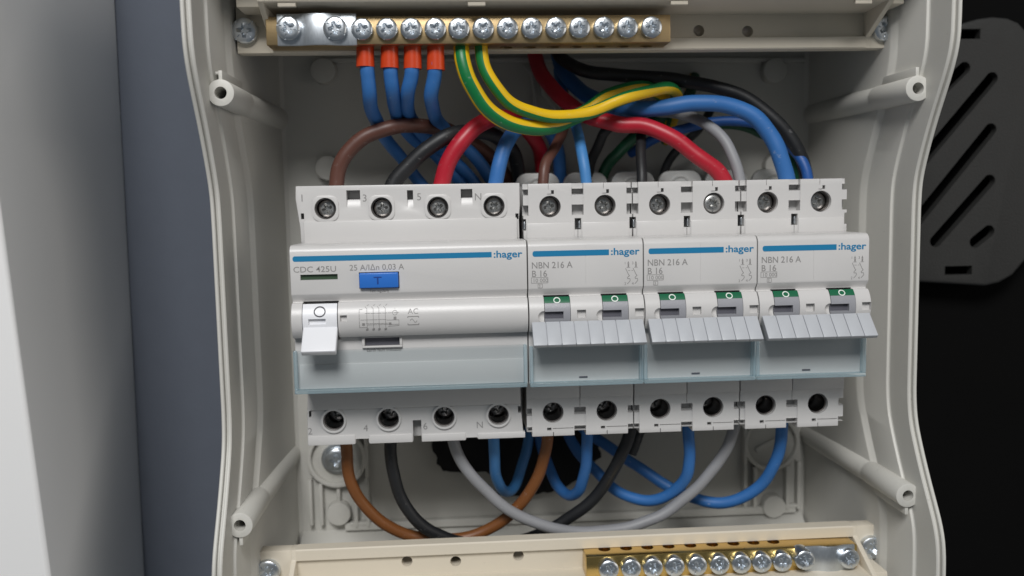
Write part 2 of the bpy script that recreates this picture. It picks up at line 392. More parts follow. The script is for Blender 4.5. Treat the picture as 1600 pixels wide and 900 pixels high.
for (cx, cy, ang, lab) in ((0.9, -62.9, 0, True), (171.8, -63.0, 30, False)):
    bm = B(); ring(bm, cx, cy, -75.2, -71.2, 9.8, 11.3, 40); cyl(bm, cx, cy, -75.2, -73.6, 9.9, 40)
    for dx in (-10.6, -6.6, 6.6, 11.2): box(bm, cx + dx - .7, cx + dx + .7, cy - 26 - (dx > 0) * 1.5, cy - (8.0 if abs(dx) > 8 else 9.6), -75.2, -71.4)
    box(bm, cx - 0.7, cx + 0.7, cy - 17.5, cy - 11, -75.2, -72.4)
    box(bm, cx + 4, cx + 12, cy - 26.8, cy - 25.6, -75.2, -71.6)
    if lab: box(bm, cx + 10.6, cx + 12, cy - 8, cy + 12, -75.2, -71.4)
    else: box(bm, cx - 11.3, cx - 10.0, cy - 8, cy + 12, -75.2, -71.4)
    br = part('mounting_bracket', bm, M['box'], enc, bev=0.25)
    if lab:
        b, c = zinc_head(4.4, 2.4)
        part('fixing_screw', b, M['zinc'], br, cut=c, loc=(cx, cy - .2, -72.2))
        bm = B(); ring(bm, cx, cy - .2, -73.6, -72.2, 4.4, 6.0); part('washer', bm, M['zinc'], br, bev=0.2)
    else:
        bm = B(); bar2(bm, (cx - 6, cy - 3.2), (cx + 7, cy + 3.2), 2.2, -73.8, -72.6); part('cross_slot', bm, M['box'], br, bev=0.3)

# screw posts
for (px, py, s, up) in ((-17.2, 66.5, -1, 1), (188.9, 65.5, 1, 1), (-18.0, -61.3, -1, -1), (188.9, -60.6, 1, -1)):
    bm = B(); cyl(bm, px, py, -75, -24, 4.7, 32, 3.75); 
    cut = B(); cyl(cut, px, py, -16, 5, 1.75, 24)
    bm2 = B(); cyl(bm2, px, py, -24, 0.3, 3.95, 32, 3.85); do_bevel(bm2, 0.35, 2)
    o = part('screw_post', bm2, M['box'], enc, cut=cut)
    part('post_base', bm, M['box'], o)
    bm = B(); box(bm, px - .55, px + .55, *sorted((py + up * 3.2, py + up * 6.4)), -24, -0.3)
    box(bm, *sorted((px + s * 0.4, px + s * 5)), *sorted((py + up * 5.6, py + up * 6.5)), -30, -3)
    part('post_fin', bm, M['box'], o, bev=0.2)

# ---------------------------------------------------------------- cream terminal holders
def holder(label, yi, sgn, xa, xb, holes, screws):
    t = thing('terminal_holder', label, 'terminal holder', (85, yi + sgn * 9, -24), 'cream terminal holders')
    S = lambda a, b: sorted((yi + sgn * a, yi + sgn * b))
    bm = B()
    poly = [(yi + sgn * 5, -31.5), (yi + sgn * 5, -25), (yi, -25), (yi, -20.4), (yi + sgn * .4, -20), (yi + sgn * 3.7, -20), (yi + sgn * 4.1, -21.4), (yi + sgn * 11.2, -22), (yi + sgn * 11.8, -4.6), (yi + sgn * 12.2, -4.2), (yi + sgn * 19, -4.2), (yi + sgn * 19, -31.5)]
    prism(bm, poly, xa + 11.6, xb - 8.2, 'x')
    cut = B()
    for hx, hy in holes: cyl(cut, hx, hy, -31, -18, 1.8, 24)
    part('channel', bm, M['cream'], t, cut=cut)
    for a, b, s in ((xa + 10.0, xa + 11.7, -1), (xb - 8.3, xb - 6.6, 1)):
        bm = B(); prism(bm, [(yi, -25), (yi, -20), (yi + sgn * 3.5, -20), (yi + sgn * 12, -4.2), (yi + sgn * 19, -4.2), (yi + sgn * 19, -25)], a, b, 'x')
        part('end_wall', bm, M['cream'], t, bev=0.25)
    for a, b, c_, d in ((xa, xa + 10.1, xa + 3.2, xa + 10.1), (xb - 6.7, xb, xb - 6.7, xb - 2)):
        bm = B(); box(bm, a, b, *S(0.0, 14), -25, -20.2); part('end_lug', bm, M['cream'], t, bev=0.3)
        bm = B(); box(bm, c_, d, *S(11.2, 17), -20.5, -8); part('end_block', bm, M['cream'], t, bev=0.3)
    b, c = zinc_head(3.9, 2.0)
    sc = part('mounting_screw', b, M['zinc'], t, cut=c, loc=(screws[0][0], screws[0][1], -19.8))
    again(sc, (screws[1][0], screws[1][1], -19.8), 0.6)
    if sgn > 0:
        for px in (447, 745, 1063, 1352):
            bm = B(); q = at(px, 13, -4); box(bm, q.x - 2.6, q.x + 2.6, yi + 10.6, yi + 12.4, -6.4, -4.9)
            part('retaining_nub', bm, M['cream'], t, bev=0.15)
    return t
hol = [at(1092, 48, -21.6), at(1168, 49, -21.6)]
holder('cream terminal holder across the upper end of the enclosure, above the coloured wires', 81.0, 1, -16.8, 190.3, [(p.x, p.y) for p in hol], [(-14.0, 87.6), (187.8, 86.9)])
hol = [at(636, 877, -21.6), at(712, 877, -21.6), at(810, 868, -21.6)]
holder('cream terminal holder across the lower end, with three bare holes in view', -77.8, -1, -17.5, 189.2, [(p.x, p.y) for p in hol], [(-14.8, -84.2), (187.0, -85.2)])

# ---------------------------------------------------------------- brass terminal bars
def terminal_bar(mt, label, xa, xb, ya, yb, z0, z1, screws, plate, side, r, hh):
    t = thing('terminal_bar', label, 'terminal bar', ((xa + xb) / 2, (ya + yb) / 2, z0), 'brass terminal bars')
    bm = B(); box(bm, xa, xb, ya, yb, z0, z1); do_bevel(bm, 0.3, 2)
    cut = B()
    ys_ = ya if side < 0 else yb
    for i, (x, y) in enumerate(screws):
        cyl2 = bmesh.ops.create_cone(cut, cap_ends=True, segments=16, radius1=2.0, radius2=2.0, depth=6, matrix=Matrix.Translation((x, ys_, z0 + 3.0)) @ Matrix.Rotation(math.pi / 2, 4, 'X'))
    part('bar', bm, mt, t, cut=cut)
    b, c = zinc_head(r, hh)
    sc = None
    for i, (x, y) in enumerate(screws):
        if sc is None: sc = part('terminal_screw', b, M['zinc'], t, cut=c, loc=(x, y, z1)); sc.rotation_euler.z = 0.4
        else: again(sc, (x, y, z1), random.uniform(0, 1.57))
    (p0, p1, raise_) = plate
    bm = B()
    n = 14; yl, yh = (ya - .4, yb + .6)
    prof = []
    for i in range(n + 1):
        f = i / n; x = p0 + (p1 - p0) * f
        z = z1 + 0.3 + raise_ * (0.5 + 0.5 * math.tanh((f - .36) * 16)) * (0.5 - 0.5 * math.tanh((f - .70) * 16))
        prof.append((x, z))
    poly = prof + [(x, z + 0.9) for x, z in prof[::-1]]
    prism(bm, [(x, z) for x, z in poly], yl, yh, 'y')
    part('link_plate', bm, M['galv'], t, bev=0.2)
    return t, sc
sx0 = [at(px, 43, -9).x for px in (565, 604, 642, 680, 717, 755, 793, 831, 869, 906, 944, 981, 1019)]
yb_ = at(800, 43, -9).y
q0, q1 = at(450, 45, -8).x, at(523, 44, -8).x
tb, sc = terminal_bar(M['brass'], 'long dull brass earth bar with thirteen bare screws in the upper cream holder', -6.0, 116.2, yb_ - 4.3, yb_ + 4.0, -21, -11, [(x, yb_) for x in sx0], (q0 - 3.6, q1 + 6.2, 1.3), -1, 3.25, 1.9)
b, c = zinc_head(3.5, 2.3); s1 = part('plate_screw', b, M['zinc'], tb, cut=c, loc=(q0, yb_ + .1, -9.8)); s1.rotation_euler.z = 0.5
again(s1, (q1, yb_, -9.9), 0.2)
sxb = [at(px, py, -11).x for px, py in ((951, 889), (986, 888), (1020, 887), (1054, 886), (1089, 884), (1124, 883), (1158, 881), (1190, 880), (1222, 878))]
ybb = at(1120, 882, -11).y
q0, q1 = at(1257, 874, -10).x, at(1328, 878, -10).x
tb2, sc = terminal_bar(M['goldbrass'], 'shorter shiny brass neutral bar lying in the lower cream holder', 88.6, 179.3, ybb - 4.4, -81.6, -22, -13.2, [(x, ybb) for x in sxb], (q0 + 1.0, q1 + 2.5, 1.0), 1, 3.25, 3.3)
b, c = zinc_head(3.3, 2.8); s1 = part('plate_screw', b, M['zinc'], tb2, cut=c, loc=(q0, ybb + .8, -11.6)); s1.rotation_euler.z = 0.3
again(s1, (q1, ybb + .2, -12.2), 0.9)

# ---------------------------------------------------------------- rail
bm = B()
prism(bm, [(-17.5, -67.6), (-17.5, -66.6), (-12.5, -66.6), (-12.5, -73), (12.5, -73), (12.5, -66.6), (17.5, -66.6), (17.5, -67.6), (13.5, -67.6), (13.5, -75), (-13.5, -75), (-13.5, -67.6)], -6, 181, 'x')
single('mounting_rail', bm, M['steel'], 'steel mounting rail behind the row of breakers', 'rail', origin=(85, 0, -75))

# ---------------------------------------------------------------- shared device bits
ZS = -15.6
def nose_profile(face_lo=6.0):
    pts = [(22.3, -15.2), (22.3, -2.2), (22.0, -1.1), (21.3, -0.4), (20.3, 0.0), (8.0, 0.0), (7.6, -0.1), (6.1, -1.5), (5.35, -1.7)]
    cz = -4.9
    for i in range(15):
        a = math.radians(42.5 + (137.5 - 42.5) * i / 14); pts.append((7.0 * math.cos(a), cz + 7.0 * math.sin(a)))
    pts += [(-5.4, -2.3), (-8.0, -2.6), (-21.4, -3.2), (-21.9, -3.6), (-22.0, -15.2)]
    return pts
def barrel_shell(x0, x1, a0, a1, rad, thick=0.8, n=14):
    "closed slab following the barrel between angles a0..a1 (degrees from +Y)"
    bm = B(); cz = -4.9; o_, i_ = [], []
    for i in range(n + 1):
        a = math.radians(a0 + (a1 - a0) * i / n)
        o_.append((rad * math.cos(a), cz + rad * math.sin(a))); i_.append(((rad - thick) * math.cos(a), cz + (rad - thick) * math.sin(a)))
    return prism(bm, o_ + i_[::-1], x0, x1, 'x')
def on_barrel(y, rad): return -4.9 + math.sqrt(max(0, rad * rad - y * y))
def curve_onto_barrel(bm, rad, lift=0.03):
    for v in bm.verts: v.co.z = on_barrel(v.co.y, rad) + lift + (0.02 if v.co.z > 0 else -0.06)
def ring_flat(bm, cx, cy, rx, ry, wd, n=28):
    o_ = []; 
    for k, (a, b, z) in enumerate(((rx, ry, 1), (rx - wd, ry - wd, 1), (rx - wd, ry - wd, -1), (rx, ry, -1))):
        o_.append([bm.verts.new((cx + a * math.cos(2 * math.pi * i / n), cy + b * math.sin(2 * math.pi * i / n), z)) for i in range(n)])
    for k in range(4):
        a, b = o_[k], o_[(k + 1) % 4]
        for i in range(n): bm.faces.new((a[i], a[(i + 1) % n], b[(i + 1) % n], b[i]))
def stripe_mesh(x0, x1, y0, y1):
    bm = B(); h = (y1 - y0) / 2; pts = [(x1, y0), (x1, y1)]
    for i in range(9):
        a = math.radians(90 + 180 * i / 8); pts.append((x0 + h * .7 + h * .7 * math.cos(a), y0 + h + h * math.sin(a)))
    prism(bm, pts, -0.1, 0.05); return bm
def clear_cover(parent, x0, x1, y0, y1, ztop):
    bm = B(); box(bm, x0 + 1.0, x1 - 1.0, y0 + 1.2, y1, ztop - 0.9, ztop - 0.15)
    o = part('label_cover', bm, M['clear'], parent)
    bm = B()
    box(bm, x0, x1, y0, y0 + 1.2, ztop - 4.2, ztop)
    box(bm, x0, x0 + 1.0, y0 + 1.23, y1, ztop - 2.6, ztop); box(bm, x1 - 1.0, x1, y0 + 1.23, y1, ztop - 2.6, ztop)
    part('cover_edge', bm, M['edge'], o, bev=0.28)
    return o

def device_screw(r, z, dull=True):
    b, c = zinc_head(r, 0.0, star=True); return b, c

# ---------------------------------------------------------------- residual-current device
rcd = thing('residual_current_device', 'wide four-pole device with blue test button, leftmost in the breaker row', 'residual current device', (35, 0, -67.6))
bm = B(); prism(bm, [(-41.5, -46), (-41.5, -21), (39.8, -21), (39.8, -46), (20, -58), (20, -66.4), (-20, -66.4), (-20, -58)], 0.5, 69.2, 'x')
cut = B()
tops = [at(x, y, ZS) for x, y in ((508, 326), (596, 325), (684, 324), (772, 322))]
bots = [at(x, y, ZS) for x, y in ((521, 658), (607, 655), (694, 652), (779, 649))]
for p in tops + bots: cyl(cut, p.x, p.y, -31, -15, 3.4, 28)
part('housing', bm, M['device'], rcd, bev=0.3, cut=cut)
# upper terminal cover
bm = B(); prism(bm, [(-0.2, 40.0), (-0.4, 36), (0.1, 32), (0.7, 27), (0.8, 21.5), (69.0, 21.2), (68.9, 28), (69.3, 33), (69.3, 39.8)], -20.9, -16.3)
do_bevel(bm, 0.25)
cut = B()
for p in tops: cyl(cut, p.x, p.y, -24, -10, 3.35, 32)
for x0, x1, y0, y1 in ((541, 562, 312, 297), (636, 645, 312, 297), (720, 738, 309, 295)):
    a = at(x0, y0, ZS); b = at(x1, y1, ZS)
    box(cut, a.x, b.x, a.y, b.y, -24, -10)
    prism(cut, [(a.y + 0.02, -17.8), (a.y - 3.0, -16.2), (a.y - 3.0, -10), (a.y + 0.02, -10)], a.x, b.x, 'x')
for px in (472, 808):
    a = at(px, 338, ZS); box(cut, a.x - .5, a.x + .5, a.y - .9, a.y + .9, -20, -10)
part('upper_terminal_cover', bm, M['device'], rcd, cut=cut)
for p in tops:
    bm = B(); cut = B()
    prism(bm, rrect(p.x - 4.1, p.x + 4.1, 29.0, p.y + 4.0, 2.4), -16.6, -15.9); cyl(cut, p.x, p.y, -24, -10, 3.35, 32)
    part('screw_collar', bm, M['device'], rcd, bev=0.15, cut=cut)
bm = B(); box(bm, 2.0, 68.2, 21.5, 29.0, -18, -15.0); part('upper_step', bm, M['device'], rcd, bev=0.25)
# lower terminal cover
bm = B(); prism(bm, [(1.0, -22), (0.5, -30), (0.1, -42.0), (69.2, -41.7), (68.4, -32), (68.4, -22)], -20.9, -16.3); do_bevel(bm, 0.25)
cut = B()
for p in bots: cyl(cut, p.x, p.y, -24, -10, 3.3, 32)
for px0, px1, py0, py1 in ((556, 576, 700, 686), (646, 658, 700, 657), (729, 746, 697, 684)):
    a = at(px0, py0, ZS); b = at(px1, py1, ZS); box(cut, a.x, b.x, a.y, b.y, -24, -10)
a = at(484, 648, ZS); box(cut, a.x - .4, a.x + .4, a.y - 1, a.y + 1, -20, -10)
a = at(812, 640, ZS); box(cut, a.x - .5, a.x + .5, a.y - 1.2, a.y + 1, -20, -10)
part('lower_terminal_cover', bm, M['device'], rcd, cut=cut)
for p in bots:
    bm = B(); ring(bm, p.x, p.y, -16.6, -15.6, 3.3, 4.0, 32); part('screw_collar', bm, M['device'], rcd, bev=0.12)
bm = B(); box(bm, 1.2, 68.3, -30.6, -21.5, -18, -15.5); part('lower_step', bm, M['device'], rcd, bev=0.2)
for px0, px1 in ((481, 555), (577, 645), (659, 728), (747, 821)):
    bm = B(); a = at(px0, 690, ZS); b = at(px1, 690, ZS); yy = at((px0 + px1) / 2, 681.5 - (px0 - 481) * .019, ZS).y
    box(bm, a.x, b.x, -42.1 if px0 < 700 else -41.9, yy, -18.5, -15.9); part('lower_lip', bm, M['device'], rcd, bev=0.2)
# screws
b, c = device_screw(3.0, 0)
bm = B(); ring(bm, 0, 0, -12.5, 0, 2.9, 3.32, 28); cg = part('terminal_cage', bm, M['cage'], rcd, loc=(tops[0].x, tops[0].y, -17.6))
for p in tops[1:] + bots: again(cg, (p.x, p.y, -17.6))
b, c = device_screw(2.8, 0)
ds = part('terminal_screw', b, M['dull'], rcd, cut=c, loc=(tops[0].x + .1, tops[0].y, -18.9)); ds.rotation_euler.z = .35
for p, r in zip(tops[1:], (.1, .5, .7)): again(ds, (p.x + .1, p.y, -18.7), r)
for p, r in zip(bots, (.9, .2, .6, 0)): again(ds, (p.x, p.y, -25.5), r)
# front
bm = B(); prism(bm, nose_profile(), 0.15, 69.85, 'x'); do_bevel(bm, 0.12, 1, 40)
cut = B()
a = at(469.5, 438, 0); b = at(527.5, 428, 0); box(cut, a.x, b.x, a.y, b.y, -1.2, 3)
box(cut, 20.1, 31.9, 9.1, 14.0, -4, 3)
box(cut, 3.3, 13.75, -6.2, 5.6, -6.5, 5)
box(cut, 14.4, 16.4, -0.2, 1.6, 0.9, 6)
a2 = at(570, 537, -2); b2 = at(624, 524, -2); box(cut, a2.x, b2.x, -8.4, -5.8, -3.6, 0)
part('front', bm, M['device'], rcd, cut=cut, smooth=30)
bm = B(); box(bm, a.x + .05, b.x - .05, a.y + .05, b.y - .05, -1.3, -0.9); part('green_window', bm, M['dkgreen'], rcd)
bm = B(); box(bm, a2.x + .05, b2.x - .05, -8.35, -5.85, -3.7, -3.2); part('dark_window', bm, M['slot'], rcd)
bm = B()
for q in ((a2.x - .8, b2.x + .8, -5.9, -5.1), (a2.x - .8, b2.x + .8, -8.9, -8.35), (a2.x - .8, a2.x - .02, -8.35, -5.9), (b2.x + .02, b2.x + .8, -8.35, -5.9)): box(bm, *q, -2.9, -1.7)
part('window_frame', bm, M['device'], rcd, bev=0.12)
bm = B(); box(bm, 20.3, 31.7, 9.35, 13.8, -3.5, 1.5); bt = part('test_button', bm, M['button'], rcd, bev=0.3, seg=3)
bm = B(); text_into(bm, 'T', 25.7, 10.5, 2.3, 1.53, 0.015, 1.25, 'CENTER'); part('button_letter', bm, M['buttonink'], bt)
part('blue_stripe', stripe_mesh(1.0, 59.4, 17.55, 19.15), M['blueink'], rcd)
bm = B(); text_into(bm, ':hager', 59.9, 17.45, 2.1, 0.04, 0.026, 1.20)
part('brand_lettering', bm, M['blueink'], rcd)
bm = B(); text_into(bm, 'CDC 425U', 1.0, 14.4, 1.75, 0.03, 0.004, 1.12); text_into(bm, '25 A/I\u0394n 0,03 A', 17.4, 14.6, 1.75, 0.03, 0.004, 1.0)
text_into(bm, 'Test regularly', 25.9, 8.05, 0.75, 0.03, 0.01, 1.0, 'CENTER')
part('type_lettering', bm, M['ink'], rcd)
for s, px, py, h_ in (('1', 468, 315, 2.3), ('3', 566, 315, 2.3), ('5', 651, 313, 2.3), ('N', 741, 313, 2.3), ('2', 481, 679, 2.2), ('4', 568, 674, 2.2), ('6', 661, 671, 2.2), ('N', 744, 669, 2.2)):
    p = at(px, py, -16.3); bm = B(); text_into(bm, s, p.x, p.y, h_, -16.27); part('terminal_number', bm, M['ink'], rcd)
# wiring diagram on the barrel
bm = B()
def dl(p, q, wd=0.13): bar2(bm, p, q, wd, -1, 1)
gx = lambda px: at(px, 490, 2).x
gy = lambda py: at(600, py, 1.9).y
for px, up in ((573, 480), (583, 480), (592, 480), (602, 480)): 
    for k in range(6):
        dl((gx(px), gy(482 + k * 5)), (gx(px), gy(487.2 + k * 5)))
    dl((gx(px - 3), gy(479)), (gx(px), gy(482))); dl((gx(px), gy(478)), (gx(px) + .5, gy(476)))
    for k in range(2): dl((gx(px) - .4, gy(514 + k * 2)), (gx(px) + .3, gy(513 + k * 2)), .25)
for py, xa_, xb_ in ((489, 570, 624), (499, 563, 604), (505, 571, 606), (507, 573, 624)): 
    for k in range(6): dl((gx(xa_ + (xb_ - xa_) * k / 6), gy(py)), (gx(xa_ + (xb_ - xa_) * (k + .9) / 6), gy(py)))
for k in range(5): dl((gx(561), gy(484 + k * 5.6)), (gx(561), gy(489 + k * 5.6))); 
dl((gx(561), gy(483)), (gx(566), gy(483))); dl((gx(561), gy(511)), (gx(572), gy(511))); dl((gx(606), gy(510)), (gx(623), gy(509))); dl((gx(623), gy(509)), (gx(623), gy(500)))
dl((gx(604), gy(500)), (gx(623), gy(500)))
for px in (567.5, 609): 
    x = gx(px); prism(bm, [(x - .4, gy(508)), (x + .4, gy(508)), (x + .4, gy(504)), (x - .4, gy(504))], -1, 1)
ring_flat(bm, gx(617), gy(489), .75, .75, .13, 16)
x = gx(617); dl((x, gy(482)), (x, gy(500))); box(bm, x - .4, x + .4, gy(500), gy(495), -1, 1)
text_into(bm, 'AC', gx(637), gy(491.5), 1.6, 0, -0.006, 1.05)
x0_, x1_, y0_, y1_ = gx(637), gx(654), gy(508.5), gy(495.5)
for p, q in (((x0_, y0_), (x1_, y0_)), ((x1_, y0_), (x1_, y1_)), ((x1_, y1_), (x0_, y1_)), ((x0_, y1_), (x0_, y0_))): dl(p, q, .24)
xs = [(x0_ + .7 + 2.0 * i / 10, (y0_ + y1_) / 2 + .55 * math.sin(2 * math.pi * i / 10)) for i in range(11)]
for p, q in zip(xs, xs[1:]): dl(p, q, .16)
curve_onto_barrel(bm, 7.0)
part('wiring_diagram', bm, M['ink'], rcd)
bm = B(); text_into(bm, 'Earth fault indicator', 26.6, -10.1, 0.95, -2.60, 0.012, 1.0, 'CENTER'); part('indicator_lettering', bm, M['ink'], rcd)
# lever
bm = barrel_shell(3.5, 13.5, 45, 130, 7.1, 2.0); cut = B(); box(cut, 5.2, 10.2, -0.9, 0.75, 1.2, 4)
lv = part('lever', bm, M['white'], rcd, cut=cut)
bm = B(); ring_flat(bm, 8.5, 2.8, 1.75, 1.55, 0.35, 32); curve_onto_barrel(bm, 7.1); part('off_mark', bm, M['dkink'], lv)
bm = B()
def slab(bm, x0, x1, p, q, th, x0b=None, x1b=None):
    d = Vector((q[0] - p[0], q[1] - p[1])).normalized(); n = Vector((-d.y, d.x))
    if n.y < 0: n = -n
    x0b = x0 if x0b is None else x0b; x1b = x1 if x1b is None else x1b
    lo = [(p[0], p[1]), (q[0], q[1])]; hi = [(p[0] - n.x * th, p[1] - n.y * th), (q[0] - n.x * th, q[1] - n.y * th)]
    v = [bm.verts.new((x, a[0], a[1])) for x, a in ((x0, lo[0]), (x1, lo[0]), (x1b, lo[1]), (x0b, lo[1]), (x0, hi[0]), (x1, hi[0]), (x1b, hi[1]), (x0b, hi[1]))]
    for f in ((0, 1, 2, 3), (7, 6, 5, 4), (0, 4, 5, 1), (1, 5, 6, 2), (2, 6, 7, 3), (3, 7, 4, 0)): bm.faces.new([v[i] for i in f])
slab(bm, 3.6, 13.6, (-1.6, 2.1), (-7.9, 8.0), 2.2); part('lever_tab', bm, M['white'], lv, bev=0.35, seg=3)
bm = B(); box(bm, 1.2, 68.6, -21.0, -13.6, -3.0, -2.45); part('label_insert', bm, M['device'], rcd, bev=0.15)
clear_cover(rcd, -0.3, 69.5, -22.2, -9.2, -0.9)

# ---------------------------------------------------------------- two-pole breakers
def make_breaker(x0):
    t = thing('circuit_breaker', 'two-pole breaker beside the wide device, brown and light blue wires entering its top', 'circuit breaker', (x0 + 17.5, 0, -67.6), 'two-pole circuit breakers in the row')
    xa, xb = x0 + 0.25, x0 + 34.85
    bm = B(); prism(bm, [(-41.5, -46), (-41.5, -21), (38.8, -21), (38.8, -46), (20, -58), (20, -66.4), (-20, -66.4), (-20, -58)], xa + .2, xb - .2, 'x')
    hx = [x0 + 8.75, x0 + 26.25]; yt, yb2 = 32.2, -34.0
    cut = B()
    for x in hx:
        for y in (yt, yb2): cyl(cut, x, y, -31, -15, 3.45, 28)
    part('housing', bm, M['device'], t, bev=0.3, cut=cut)
    seams = [x0, x0 + 17.5, x0 + 35]
    # upper
    bm = B(); box(bm, xa, xb, 21.3, 39.4, -20.9, ZS); do_bevel(bm, 0.2)
    cut = B()
    for x in hx:
        cyl(cut, x, yt, -24, -10, 3.42, 32)
        box(cut, x + .4, x + 1.3, 36.1, 37.3, -18, -10); box(cut, x - .9, x + .38, 36.0, 36.2, -16.2, -10); box(cut, x - .55, x - .4, 37.6, 40, -16.2, -10)
    for s in seams:
        box(cut, s - 1.9, s + 1.9, 37.7, 41, -17.6, -10); box(cut, s - 1.9, s + 1.9, 36.1, 37.68, -18.7, -10); box(cut, s - 1.9, s + 1.9, 29.4, 32.7, -19.0, -10)
        box(cut, s - 1.88, s + 1.88, 32.72, 36.08, -15.9, -10)
        box(cut, s - 1.0, s + 1.1, 24.8, 28.4, -23, -10)
    box(cut, x0 + 17.42, x0 + 17.58, 20, 24.75, -16.4, -10)
    part('upper_terminal_cover', bm, M['device'], t, cut=cut)
    for s in seams[:2]: bm = B(); box(bm, s + .45, s + .95, 25.2, 27.6, -21.5, -17); part('rivet_tab', bm, M['zinc'], t, bev=0.15)
    for s in (x0, x0 + 17.5): bm = B(); box(bm, s + (1.3 if s == x0 else 1.25), s + 16.3, 21.6, 27.0, -17, -15.2); part('upper_step', bm, M['device'], t, bev=0.18)
    # lower
    bm = B(); box(bm, xa, xb, -41.7, -21.5, -20.9, ZS - .1); do_bevel(bm, 0.2)
    cut = B()
    for x in hx:
        cyl(cut, x, yb2, -24, -10, 3.4, 32); box(cut, x - 2.0, x - .6, -39.9, -38.9, -18, -10)
        box(cut, x - .2, x + 6.6, -39.35, -39.1, -16.3, -10); box(cut, x - .1, x + .15, -42, -40.4, -18, -10)
    for s in seams:
        box(cut, s - 1.9, s + 1.9, -34.6, -32.4, -19.0, -10); box(cut, s - 1.9, s + 1.9, -40.0, -38.5, -18.4, -10); box(cut, s - 1.9, s + 1.9, -43, -40.02, -24, -10)
        box(cut, s - 1.88, s + 1.88, -38.48, -34.62, -16.0, -10)
    box(cut, x0 + 17.42, x0 + 17.58, -32.38, -20, -16.6, -10)
    part('lower_terminal_cover', bm, M['device'], t, cut=cut)
    bm = B(); box(bm, xa, x0 + 17.4, -29.2, -21.6, -17, -15.3); part('lower_step', bm, M['device'], t, bev=0.18)
    bm = B(); box(bm, x0 + 17.6, xb, -29.2, -21.6, -17, -15.3); part('lower_step', bm, M['device'], t, bev=0.18)
    bm = B(); ring(bm, 0, 0, -12.5, 0, 2.95, 3.38, 28); cg = part('terminal_cage', bm, M['cage'], t, loc=(hx[0], yt, -17.2))
    for x, y in ((hx[1], yt), (hx[0], yb2), (hx[1], yb2)): again(cg, (x, y, -17.2))
    b, c = device_screw(2.9, 0)
    ds = part('terminal_screw', b, M['dull'], t, cut=c, loc=(hx[0] - .05, yt, -18.6)); ds.rotation_euler.z = .2
    again(ds, (hx[1] - .05, yt, -18.6), .6)
    for x in hx: again(ds, (x, yb2, -26), .4)
    # front
    bm = B(); prism(bm, nose_profile(), xa - .05, xb + .05, 'x'); do_bevel(bm, 0.12, 1, 40)
    cut = B()
    box(cut, x0 + 17.42, x0 + 17.56, 8.5, 23, -0.12, 4)
    for k in (0, 17.5):
        box(cut, x0 + k + 4.7, x0 + k + 12.6, -6.2, 5.6, -6.5, 5)
        bmesh.ops.create_icosphere(cut, subdivisions=3, radius=1.9, matrix=Matrix.Translation((x0 + k + 4.6, -0.5, 2.6)))
        box(cut, x0 + k + 14.5, x0 + k + (17.3 if k else 17.2), -1.1, 1.35, 0.7, 5)
    part('front', bm, M['device'], t, cut=cut, smooth=30)
    for k in (0, 17.5):
        bm = barrel_shell(x0 + k + 4.85, x0 + k + 12.45, 43, 132, 7.12, 2.0); cut = B(); box(cut, x0 + k + 4.6, x0 + k + 10.4, -1.15, 1.05, 0.9, 5)
        lv = part('lever', bm, M['lever'], t, cut=cut)
        bm = B(); box(bm, x0 + k + 4.9, x0 + k + 10.35, -1.1, 1.0, 0.3, 0.95); part('lever_slot', bm, M['slot'], lv)
        bm = barrel_shell(x0 + k + 4.83, x0 + k + 12.47, 42.8, 60.5, 7.16, 0.3); part('green_band', bm, M['green'], lv)
        bm = B(); ring_flat(bm, x0 + k + 8.6, 4.3, 1.05, .85, .27, 28); curve_onto_barrel(bm, 7.17); part('off_mark', bm, M['whiteink'], lv)
    # coupled handle with eight grip segments
    bm = B(); slab(bm, x0 + .9, x0 + 34.25, (-2.2, 1.9), (-7.75, 7.2), 2.2)
    hd = part('handle', bm, M['handle'], t, bev=0.3)
    bm = B(); wd = 33.6 / 8
    slab(bm, 0.06, wd - 0.10, (-1.9, 2.25), (-8.0, 8.1), 1.3)
    do_bevel(bm, 0.13, 2)
    seg0 = part('grip_segment', bm, M['handle'], hd, loc=(x0 + .8, 0, 0))
    for i in range(1, 8): again(seg0, (x0 + .8 + wd * i, 0, 0))
    clear_cover(t, x0 + 0.35, x0 + 35.05, -22.3, -9.8, -0.7)
    bm = B(); box(bm, x0 + 15.6, x0 + 18.2, -20.3, -19.8, -3.3, -2.9); part('latch', bm, M['slot'], t, bev=0.1)
    # print
    part('blue_stripe', stripe_mesh(x0 + 1.6, x0 + 24.6, 17.4, 19.1), M['blueink'], t)
    bm = B(); text_into(bm, ':hager', x0 + 25.1, 17.45, 2.1, 0.04, 0.026, 1.22); part('brand_lettering', bm, M['blueink'], t)
    bm = B(); text_into(bm, 'NBN 216 A', x0 + 1.2, 13.9, 1.95, 0.03, 0.008, 0.94); text_into(bm, 'B 16', x0 + 1.2, 11.4, 1.95, 0.03, 0.008, 0.95)
    text_into(bm, '10 000', x0 + 1.5, 9.75, 1.15, 0.03, 0.0, 1.05)
    for p, q in (((1.15, 9.5), (6.1, 9.5)), ((6.1, 9.5), (6.1, 11.15)), ((6.1, 11.15), (1.15, 11.15)), ((1.15, 11.15), (1.15, 9.5))): bar2(bm, (x0 + p[0], p[1]), (x0 + q[0], q[1]), 0.13, 0.01, 0.05)
    text_into(bm, '3', x0 + 3.3, 8.2, 0.8, 0.03, 0.0, 1.0)
    for p, q in (((3.1, 8.02), (4.4, 8.02)), ((4.4, 8.02), (4.4, 9.2)), ((4.4, 9.2), (3.1, 9.2)), ((3.1, 9.2), (3.1, 8.02))): bar2(bm, (x0 + p[0], p[1]), (x0 + q[0], q[1]), 0.13, 0.01, 0.05)
    part('type_lettering', bm, M['ink'], t)
    bm = B()
